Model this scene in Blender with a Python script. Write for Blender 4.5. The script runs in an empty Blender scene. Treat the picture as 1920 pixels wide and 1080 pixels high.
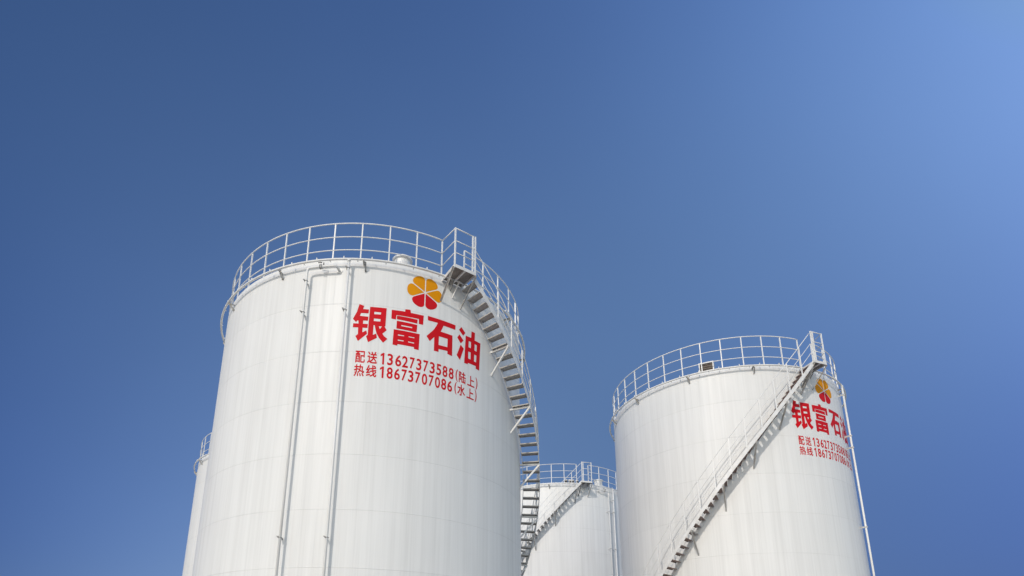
import bpy, bmesh, math, random
from mathutils import Vector, Matrix
random.seed(4)
S = bpy.context.scene
R = math.radians
TAU = 2 * math.pi

# ------------------------------------------------------------------ camera
CAMZ = 1.65
FPX, CX, CY, PITCH, ROLL = 1180.295, 891.161, 961.700, 0.28750, 0.01200
W, H = 1920.0, 1080.0
F = Vector((0, math.cos(PITCH), math.sin(PITCH)))
U0 = Vector((0, -math.sin(PITCH), math.cos(PITCH)))
X0 = Vector((1, 0, 0))
RX = X0 * math.cos(ROLL) + U0 * math.sin(ROLL)
UY = U0 * math.cos(ROLL) - X0 * math.sin(ROLL)
cd = bpy.data.cameras.new("camera")
cam = bpy.data.objects.new("camera", cd)
S.collection.objects.link(cam)
cd.sensor_fit = 'HORIZONTAL'
cd.sensor_width = 36
cd.lens = FPX / W * 36
cd.shift_x = (W / 2 - CX) / W
cd.shift_y = (CY - H / 2) / W
cd.clip_start = 0.1
cd.clip_end = 3000
M = Matrix((RX, UY, -F)).transposed().to_4x4()
M.translation = Vector((0, 0, CAMZ))
cam.matrix_world = M
S.camera = cam

# ------------------------------------------------------------------ light and sky
SUN_AZ, SUN_EL = -115.0, 30.0            # degrees, azimuth counted from +X
SUN_STRENGTH, SKY_STRENGTH, EXPOSURE = 2.0, 0.15, -0.30
sd = Vector((math.cos(R(SUN_AZ)) * math.cos(R(SUN_EL)), math.sin(R(SUN_AZ)) * math.cos(R(SUN_EL)), math.sin(R(SUN_EL))))
ld = bpy.data.lights.new("sun", 'SUN')
ld.energy = SUN_STRENGTH
ld.angle = R(0.53)
ld.color = (1.0, 0.93, 0.835)
sun = bpy.data.objects.new("sun", ld)
S.collection.objects.link(sun)
sun.location = (-20, -30, 40)
sun.rotation_euler = sd.to_track_quat('Z', 'Y').to_euler()

wd = bpy.data.worlds.new("World")
S.world = wd
wd.use_nodes = True
nt = wd.node_tree
for n in list(nt.nodes):
    nt.nodes.remove(n)
sky = nt.nodes.new('ShaderNodeTexSky')
sky.sky_type = 'NISHITA'
sky.sun_disc = False
sky.sun_elevation = R(SUN_EL)
sky.sun_rotation = R(90 - SUN_AZ)
sky.altitude = 100
sky.air_density = 1.0
sky.dust_density = 0.6
sky.ozone_density = 2.0
bg = nt.nodes.new('ShaderNodeBackground')
bg.inputs['Strength'].default_value = SKY_STRENGTH
wo = nt.nodes.new('ShaderNodeOutputWorld')

# the sky is tinted by direction: deep blue to the north-west, paler to the north-east, with warm fill light added behind the camera;
# the colour of the sky is scaled by a smooth function of direction (x east, y north, z up)
def wm(op, a, b=None, c=None):
    n = nt.nodes.new('ShaderNodeMath')
    n.operation = op
    for i, v in enumerate((a, b, c)):
        if v is None:
            continue
        if isinstance(v, (int, float)):
            n.inputs[i].default_value = v
        else:
            nt.links.new(v, n.inputs[i])
    return n.outputs[0]
geo = nt.nodes.new('ShaderNodeTexCoord')
sp = nt.nodes.new('ShaderNodeSeparateXYZ')
nt.links.new(geo.outputs['Generated'], sp.inputs[0])
dx = wm('MAXIMUM', wm('MINIMUM', sp.outputs[0], 0.72), -0.72)
dz = wm('MAXIMUM', wm('MINIMUM', sp.outputs[2], 0.88), 0.0)
fr = nt.nodes.new('ShaderNodeMapRange')
fr.interpolation_type = 'SMOOTHSTEP'
fr.inputs[1].default_value = -0.1
fr.inputs[2].default_value = 0.40
nt.links.new(sp.outputs[1], fr.inputs[0])
front = fr.outputs[0]
xx, xz, zz = wm('MULTIPLY', dx, dx), wm('MULTIPLY', dx, dz), wm('MULTIPLY', dz, dz)
mono = [None, dx, dz, xx, xz, zz, wm('MULTIPLY', xx, dx), wm('MULTIPLY', xx, dz), wm('MULTIPLY', xz, dz), wm('MULTIPLY', zz, dz)]
AIR = [[-1.563, -1.499, -1.162], [-1.655, -1.456, -1.21], [2.501, 2.43, 1.666], [-2.198, -1.616, -0.469], [1.348, 1.16, 0.475], [0.1, 0.258, 0.815], [3.126, 2.601, 2.248], [3.871, 3.079, 1.586], [2.455, 2.18, 2.492], [-1.816, -1.632, -1.274]]
REAR_FILL = (1.62, 1.45, 1.25)  # brightens and warms the unseen sky behind the camera, added as fill
GAIN = math.log(2 ** -EXPOSURE * 1.03)
hz_ = nt.nodes.new('ShaderNodeTexNoise')
hz_.inputs['Scale'].default_value = 2.2
hz_.inputs['Detail'].default_value = 3
nt.links.new(geo.outputs['Generated'], hz_.inputs['Vector'])
haze = hz_.outputs['Fac']
cmb = nt.nodes.new('ShaderNodeCombineColor')
for ch in range(3):
    acc = AIR[0][ch] + GAIN
    for k in range(1, 10):
        acc = wm('MULTIPLY_ADD', mono[k], AIR[k][ch], acc)
    acc = wm('MULTIPLY_ADD', haze, 0.14, wm('SUBTRACT', acc, 0.07))
    e = wm('EXPONENT', wm('MAXIMUM', wm('MINIMUM', acc, 0.85), -2.6))
    mixv = wm('ADD', wm('MULTIPLY', e, front), wm('MULTIPLY', wm('SUBTRACT', 1.0, front), REAR_FILL[ch]))
    nt.links.new(mixv, cmb.inputs[ch])
mul = nt.nodes.new('ShaderNodeMix')
mul.data_type = 'RGBA'
mul.blend_type = 'MULTIPLY'
mul.inputs[0].default_value = 1.0
nt.links.new(sky.outputs[0], mul.inputs[6])
nt.links.new(cmb.outputs[0], mul.inputs[7])
nt.links.new(mul.outputs[2], bg.inputs[0])
nt.links.new(bg.outputs[0], wo.inputs[0])

vs = S.view_settings
S.display_settings.display_device = 'sRGB'
vs.view_transform = 'Standard'
vs.look = 'None'
vs.exposure = EXPOSURE
vs.gamma = 1
S.cycles.max_bounces = 6

# ------------------------------------------------------------------ materials
def new_mat(name):
    m = bpy.data.materials.new(name)
    m.use_nodes = True
    t = m.node_tree
    return m, t, t.nodes['Principled BSDF']

def nd(t, kind, **kw):
    n = t.nodes.new(kind)
    for k, v in kw.items():
        setattr(n, k, v)
    return n

def mth(t, op, a, b=None, c=None):
    n = t.nodes.new('ShaderNodeMath')
    n.operation = op
    for i, v in enumerate((a, b, c)):
        if v is None:
            continue
        if hasattr(v, 'is_linked') or hasattr(v, 'links'):
            t.links.new(v, n.inputs[i])
        else:
            n.inputs[i].default_value = v
    return n.outputs[0]

def maprange(t, v, a, b, c, d):
    n = t.nodes.new('ShaderNodeMapRange')
    n.inputs[1].default_value = a
    n.inputs[2].default_value = b
    n.inputs[3].default_value = c
    n.inputs[4].default_value = d
    t.links.new(v, n.inputs[0])
    return n.outputs[0]

def noise(t, vec, scale, detail=3, rough=0.55):
    n = t.nodes.new('ShaderNodeTexNoise')
    n.inputs['Scale'].default_value = scale
    n.inputs['Detail'].default_value = detail
    n.inputs['Roughness'].default_value = rough
    t.links.new(vec, n.inputs['Vector'])
    return n.outputs['Fac']

def scaled(t, vec, sx, sy, sz=1.0, loc=(0, 0, 0)):
    n = t.nodes.new('ShaderNodeMapping')
    n.inputs['Scale'].default_value = (sx, sy, sz)
    n.inputs['Location'].default_value = loc
    t.links.new(vec, n.inputs['Vector'])
    return n.outputs[0]

def shell_material(seed, light_lift=1.0):
    """white painted steel plate: weld seams every course, staggered upright seams, rain streaks, faint plate waviness (UV in metres, v = 0 at the top)"""
    m, t, b = new_mat('white_tank_paint')
    uv = nd(t, 'ShaderNodeUVMap').outputs[0]
    sep = nd(t, 'ShaderNodeSeparateXYZ')
    t.links.new(uv, sep.inputs[0])
    u, v = sep.outputs[0], sep.outputs[1]
    # courses of 1.5 m
    k = mth(t, 'DIVIDE', mth(t, 'ADD', v, SEAM0), 1.5)
    fr = mth(t, 'ABSOLUTE', mth(t, 'SUBTRACT', k, mth(t, 'ROUND', k)))
    dist = mth(t, 'MULTIPLY', fr, 1.5)
    hseam = maprange(t, dist, 0.004, 0.016, 1, 0)
    course = mth(t, 'FLOOR', k)
    # upright seams, 6 m plates, shifted a third each course
    ku = mth(t, 'DIVIDE', mth(t, 'ADD', u, mth(t, 'MULTIPLY', course, 2.17)), 5.4)
    fu = mth(t, 'ABSOLUTE', mth(t, 'SUBTRACT', ku, mth(t, 'ROUND', ku)))
    vseam = maprange(t, mth(t, 'MULTIPLY', fu, 5.4), 0.004, 0.014, 1, 0)
    seam = mth(t, 'MAXIMUM', hseam, mth(t, 'MULTIPLY', vseam, 0.6))
    fade = maprange(t, noise(t, scaled(t, uv, 0.5, 0.9, 1, (seed, 0, 0)), 1.0, 2), 0.35, 0.65, 0.25, 1.0)
    seam = mth(t, 'MULTIPLY', seam, fade)
    # rain streaks
    st1 = maprange(t, noise(t, scaled(t, uv, 5.0, 0.10, 1, (seed * 3.1, 0, 0)), 1.0, 4, 0.62), 0.42, 0.72, 0, 1)
    st2 = maprange(t, noise(t, scaled(t, uv, 16.0, 0.22, 1, (seed * 1.7, 3, 0)), 1.0, 3, 0.6), 0.46, 0.72, 0, 1)
    st3 = noise(t, scaled(t, uv, 0.7, 0.35, 1, (seed * 5, 1, 0)), 1.0, 3)
    dirt = mth(t, 'ADD', mth(t, 'MULTIPLY', st1, 0.15), mth(t, 'MULTIPLY', st2, 0.075))
    dirt = mth(t, 'ADD', dirt, mth(t, 'MULTIPLY', maprange(t, st3, 0.3, 0.75, 0, 1), 0.06))
    wn = nd(t, 'ShaderNodeTexWhiteNoise', noise_dimensions='2D')
    cv = nd(t, 'ShaderNodeCombineXYZ')
    t.links.new(mth(t, 'ROUND', mth(t, 'ADD', ku, 0.5)), cv.inputs[0])
    t.links.new(course, cv.inputs[1])
    t.links.new(cv.outputs[0], wn.inputs['Vector'])
    dirt = mth(t, 'ADD', dirt, mth(t, 'MULTIPLY', wn.outputs['Value'], 0.035))
    dirt = mth(t, 'ADD', dirt, mth(t, 'MULTIPLY', seam, 0.17))
    mix = nd(t, 'ShaderNodeMix', data_type='RGBA')
    mix.inputs[6].default_value = (0.83 * light_lift, 0.83 * light_lift, 0.815 * light_lift, 1)  # base scaled per tank: lighter paint stands in for missing light
    mix.inputs[7].default_value = (0.30, 0.295, 0.28, 1)
    t.links.new(dirt, mix.inputs[0])
    t.links.new(mix.outputs[2], b.inputs['Base Color'])
    b.inputs['Specular IOR Level'].default_value = 0.26
    t.links.new(mth(t, 'ADD', 0.40, mth(t, 'MULTIPLY', st1, 0.15)), b.inputs['Roughness'])
    wav = noise(t, scaled(t, uv, 0.55, 0.5, 1, (seed * 2.3, 0, 0)), 1.0, 2, 0.4)
    fine = noise(t, scaled(t, uv, 1.0, 1.0, 1, (seed, 5, 0)), 60.0, 2, 0.5)
    hgt = mth(t, 'ADD', mth(t, 'MULTIPLY', hseam, 0.0035), mth(t, 'MULTIPLY', vseam, 0.002))
    hgt = mth(t, 'ADD', hgt, mth(t, 'MULTIPLY', wav, 0.035))
    hgt = mth(t, 'ADD', hgt, mth(t, 'MULTIPLY', fine, 0.0004))
    bp = nd(t, 'ShaderNodeBump')
    bp.inputs['Strength'].default_value = 1.0
    bp.inputs['Distance'].default_value = 1.0
    t.links.new(hgt, bp.inputs['Height'])
    t.links.new(bp.outputs[0], b.inputs['Normal'])
    return m

SEAM0 = -0.136

def painted(name, c0, c1, rough, scale=6.0, stretch=1.0, lo=0.35, hi=0.7, bump=0.0, metallic=0.0, spec=0.5):
    m, t, b = new_mat(name)
    tc = nd(t, 'ShaderNodeTexCoord').outputs['Object']
    f = maprange(t, noise(t, scaled(t, tc, 1, 1, stretch), scale, 4, 0.6), lo, hi, 0, 1)
    mix = nd(t, 'ShaderNodeMix', data_type='RGBA')
    mix.inputs[6].default_value = (*c0, 1)
    mix.inputs[7].default_value = (*c1, 1)
    t.links.new(f, mix.inputs[0])
    t.links.new(mix.outputs[2], b.inputs['Base Color'])
    b.inputs['Roughness'].default_value = rough
    b.inputs['Metallic'].default_value = metallic
    b.inputs['Specular IOR Level'].default_value = spec
    if bump:
        bp = nd(t, 'ShaderNodeBump')
        bp.inputs['Distance'].default_value = bump
        t.links.new(noise(t, tc, scale * 8, 3), bp.inputs['Height'])
        t.links.new(bp.outputs[0], b.inputs['Normal'])
    return m

M_RAIL = painted('white_rail_paint', (0.86, 0.86, 0.85), (0.76, 0.755, 0.735), 0.4, 5)
M_PIPE = painted('white_pipe_paint', (0.83, 0.83, 0.815), (0.72, 0.71, 0.68), 0.4, 3, 0.3)
M_STEEL = painted('white_steel_paint', (0.80, 0.80, 0.795), (0.66, 0.65, 0.62), 0.45, 4)
M_BRACKET = painted('weathered_bracket_paint', (0.55, 0.545, 0.53), (0.25, 0.23, 0.20), 0.55, 7)
M_TREAD = painted('weathered_tread_steel', (0.52, 0.50, 0.47), (0.34, 0.31, 0.28), 0.65, 9, 1, 0.3, 0.75, 0.002)
M_TREAD_RUST = painted('rusty_tread_steel', (0.33, 0.27, 0.24), (0.18, 0.10, 0.08), 0.7, 9, 1, 0.3, 0.7, 0.002)
M_DECK = painted('platform_checker_steel', (0.30, 0.28, 0.26), (0.16, 0.14, 0.125), 0.65, 7, 1, 0.3, 0.7, 0.002)
M_ROOF = painted('roof_paint', (0.72, 0.72, 0.70), (0.55, 0.54, 0.51), 0.5, 1.5)
M_DARK = painted('dark_metal', (0.05, 0.048, 0.045), (0.10, 0.09, 0.08), 0.5, 8)
M_LOUVRE = painted('brown_louvre_metal', (0.16, 0.13, 0.105), (0.09, 0.065, 0.05), 0.6, 8)
M_RED = painted('red_sign_paint', (0.64, 0.006, 0.014), (0.57, 0.012, 0.018), 0.55, 3, 0.3, spec=0.12)
M_ORANGE = painted('orange_sign_paint', (0.76, 0.31, 0.003), (0.70, 0.27, 0.005), 0.55, 3, 0.3, spec=0.12)
M_GROUND = painted('concrete_ground', (0.42, 0.41, 0.39), (0.34, 0.33, 0.31), 0.9, 0.35, 1, 0.3, 0.7)
M_BASE = painted('concrete_foundation', (0.42, 0.41, 0.39), (0.30, 0.29, 0.27), 0.9, 1.2)

# ------------------------------------------------------------------ mesh helpers
class MB:
    def __init__(self):
        self.v, self.f, self.s = [], [], []

    def add(self, vs, fs, smooth=False):
        o = len(self.v)
        self.v += [tuple(p) for p in vs]
        self.f += [tuple(i + o for i in f) for f in fs]
        self.s += [smooth] * len(fs)

    def tube(self, path, r, n=8, closed=False):
        P = [Vector(p) for p in path]
        N = len(P)
        up = None
        rings = []
        for i, p in enumerate(P):
            a = P[(i - 1) % N] if (closed or i > 0) else p
            c = P[(i + 1) % N] if (closed or i < N - 1) else p
            d1 = (p - a).normalized() if (p - a).length > 1e-9 else None
            d2 = (c - p).normalized() if (c - p).length > 1e-9 else None
            d = ((d1 or d2) + (d2 or d1)).normalized()
            if up is None:
                up = Vector((0, 0, 1)) if abs(d.z) < 0.9 else Vector((1, 0, 0))
            side = d.cross(up).normalized()
            up = side.cross(d).normalized()
            sc = 1.0
            if d1 and d2:
                sc = 1.0 / max(0.55, math.sqrt(max(0.0, (1 + d1.dot(d2)) / 2)))
            rings.append([p + (side * math.cos(TAU * j / n) + up * math.sin(TAU * j / n)) * r * (1 if sc < 1.02 else 1.02) for j in range(n)])
        vs = [q for g in rings for q in g]
        fs = []
        for i in range(N if closed else N - 1):
            i2 = (i + 1) % N
            for j in range(n):
                j2 = (j + 1) % n
                fs.append((i * n + j, i * n + j2, i2 * n + j2, i2 * n + j))
        self.add(vs, fs, True)
        if not closed:
            self.add(rings[0], [tuple(reversed(range(n)))])
            self.add(rings[-1], [tuple(range(n))])

    def bar(self, p, q, w, h, up=(0, 0, 1)):
        """rectangular bar from p to q, w wide across, h high along up"""
        p, q = Vector(p), Vector(q)
        d = (q - p).normalized()
        u = Vector(up)
        s = d.cross(u)
        if s.length < 1e-4:
            s = d.cross(Vector((1, 0, 0)))
        s.normalize()
        u = s.cross(d).normalized()
        vs = []
        for c in (p, q):
            for a, b in ((-1, -1), (1, -1), (1, 1), (-1, 1)):
                vs.append(c + s * a * w / 2 + u * b * h / 2)
        self.add(vs, [(0, 3, 2, 1), (4, 5, 6, 7), (0, 1, 5, 4), (1, 2, 6, 5), (2, 3, 7, 6), (3, 0, 4, 7)])

    def angle(self, p, q, leg, th, up=(0, 0, 1), flip=1):
        """angle iron from p to q"""
        p, q = Vector(p), Vector(q)
        d = (q - p).normalized()
        u = Vector(up)
        s = d.cross(u)
        if s.length < 1e-4:
            u = Vector((1, 0, 0)); s = d.cross(u)
        s.normalize()
        u = s.cross(d).normalized()
        s = s * flip
        prof = [(0, 0), (leg, 0), (leg, -th), (th, -th), (th, -leg), (0, -leg)]
        vs = [c + s * a + u * b for c in (p, q) for a, b in prof]
        n = 6
        fs = [(j, (j + 1) % n, n + (j + 1) % n, n + j) for j in range(n)]
        fs += [(0, 1, 2, 3), (0, 3, 4, 5), (6, 9, 8, 7), (6, 11, 10, 9)]
        self.add(vs, fs)

    def sweep(self, secs, closed=False):
        """loft of sections (lists of points)"""
        n = len(secs[0])
        N = len(secs)
        vs = [p for s in secs for p in s]
        fs = []
        for i in range(N if closed else N - 1):
            i2 = (i + 1) % N
            for j in range(n):
                j2 = (j + 1) % n
                fs.append((i * n + j, i * n + j2, i2 * n + j2, i2 * n + j))
        self.add(vs, fs)
        if not closed:
            self.add(secs[0], [tuple(reversed(range(n)))])
            self.add(secs[-1], [tuple(range(n))])

    def lathe(self, prof, n=32, c=(0, 0)):
        vs, fs = [], []
        for r, z in prof:
            for j in range(n):
                a = TAU * j / n
                vs.append((c[0] + r * math.cos(a), c[1] + r * math.sin(a), z))
        for i in range(len(prof) - 1):
            for j in range(n):
                j2 = (j + 1) % n
                fs.append((i * n + j, i * n + j2, (i + 1) * n + j2, (i + 1) * n + j))
        self.add(vs, fs, True)

    def build(self, name, mat, parent=None, sharp=None):
        me = bpy.data.meshes.new(name)
        me.from_pydata(self.v, [], self.f)
        me.polygons.foreach_set('use_smooth', self.s)
        bm = bmesh.new()
        bm.from_mesh(me)
        bmesh.ops.remove_doubles(bm, verts=bm.verts, dist=1e-5)
        bmesh.ops.recalc_face_normals(bm, faces=bm.faces)
        bm.to_mesh(me)
        bm.free()
        me.materials.append(mat)
        if sharp is not None:
            me.set_sharp_from_angle(angle=R(sharp))
        o = bpy.data.objects.new(name, me)
        S.collection.objects.link(o)
        o.parent = parent
        return o

def pol(th, r, z):
    return Vector((r * math.cos(R(th)), r * math.sin(R(th)), z))

def arc(t0, t1, r, z, step=1.5):
    n = max(2, int(abs(t1 - t0) / step) + 1)
    return [pol(t0 + (t1 - t0) * i / n, r, z) for i in range(n + 1)]

def clone(o, parent, rz=0.0, dz=0.0):
    c = o.copy()
    S.collection.objects.link(c)
    c.parent = parent
    c.rotation_euler = (0, 0, R(rz))
    c.location = (0, 0, dz)
    return c

def place(o, rz, dz=0.0):
    o.rotation_euler = (0, 0, R(rz))
    o.location = (0, 0, dz)

# ------------------------------------------------------------------ the sign, in thousandths of a degree (from its middle) and of a metre (from the tank's top edge)
BIG=[[[-20530,-1379],[-19200,-1419],[-19480,-1528],[-17650,-1531],[-17700,-1639],[-19960,-1642],[-20340,-1751],[-17680,-1763],[-17730,-1873],[-19190,-1877],[-19190,-1997],[-17710,-1996],[-17750,-2104],[-19230,-2106],[-19210,-2275],[-17990,-2207],[-17750,-2291],[-20250,-2523],[-21020,-2388],[-20320,-2322],[-20400,-2105],[-22020,-2104],[-21990,-1997],[-20370,-1997],[-20450,-1886],[-20960,-1885],[-21280,-1929],[-22180,-1846],[-21120,-1620]],[[-17130,-1440],[-12230,-1433],[-12300,-1989],[-12580,-2016],[-11870,-2121],[-13130,-2247],[-12480,-2327],[-11500,-2393],[-12640,-2513],[-13880,-2387],[-14570,-2278],[-15000,-2166],[-15410,-1998],[-15940,-1996],[-15980,-2331],[-14930,-2277],[-14710,-2393],[-17130,-2542],[-17800,-2377],[-17340,-2327],[-17290,-1889]],[[-15980,-1570],[-13660,-1567],[-13710,-1657],[-15990,-1666]],[[-15960,-1787],[-13710,-1782],[-13780,-1881],[-15960,-1887]],[[-14360,-2015],[-13090,-2011],[-13880,-2135]],[[-10430,-1457],[-6160,-1439],[-6200,-1363],[-4730,-1347],[-4510,-1446],[-270,-1437],[-400,-1724],[-1640,-1725],[-1650,-1568],[-9060,-1583],[-9190,-1729],[-10420,-1723]],[[-8690,-1616],[-2250,-1616],[-2310,-1729],[-8710,-1717]],[[-8650,-1780],[-2290,-1790],[-2440,-2016],[-8700,-2012]],[[-7410,-1876],[-3660,-1874],[-3780,-1931],[-7440,-1928]],[[-9500,-2067],[-1390,-2067],[-1520,-2557],[-2870,-2557],[-2840,-2500],[-8230,-2497],[-8370,-2546],[-9620,-2537]],[[-8300,-2189],[-6120,-2194],[-6200,-2237],[-8320,-2243]],[[-4920,-2193],[-2840,-2190],[-2900,-2236],[-4950,-2236]],[[-8270,-2352],[-6210,-2356],[-6270,-2402],[-8280,-2404]],[[-4970,-2355],[-2850,-2355],[-2940,-2405],[-5000,-2403]],[[1310,-1407],[11220,-1411],[11130,-1550],[6760,-1553],[5720,-1794],[10130,-1791],[10150,-2444],[8580,-2429],[8590,-2334],[5180,-2359],[5170,-2453],[3750,-2456],[3740,-1998],[2140,-2181],[1110,-2062],[3400,-1804],[4250,-1664],[4890,-1523],[1360,-1532]],[[5150,-1944],[8540,-1941],[8510,-2228],[5140,-2246]],[[13670,-1389],[15230,-1517],[14390,-1627],[12840,-1499]],[[12960,-1663],[14490,-1792],[13540,-1915],[12210,-1775]],[[13560,-1985],[14690,-2063],[13290,-2464],[12110,-2361]],[[15610,-1607],[17980,-1591],[18080,-1371],[19460,-1358],[19390,-1620],[22110,-1617],[21630,-2534],[20210,-2528],[20280,-2440],[16530,-2456],[16490,-2504],[15190,-2512]],[[16740,-1721],[17950,-1719],[17910,-1947],[16700,-1947]],[[19410,-1724],[20610,-1725],[20530,-1963],[19340,-1963]],[[16620,-2074],[17850,-2072],[17850,-2325],[16590,-2323]],[[19240,-2081],[20490,-2082],[20350,-2331],[19170,-2331]]]
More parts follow.
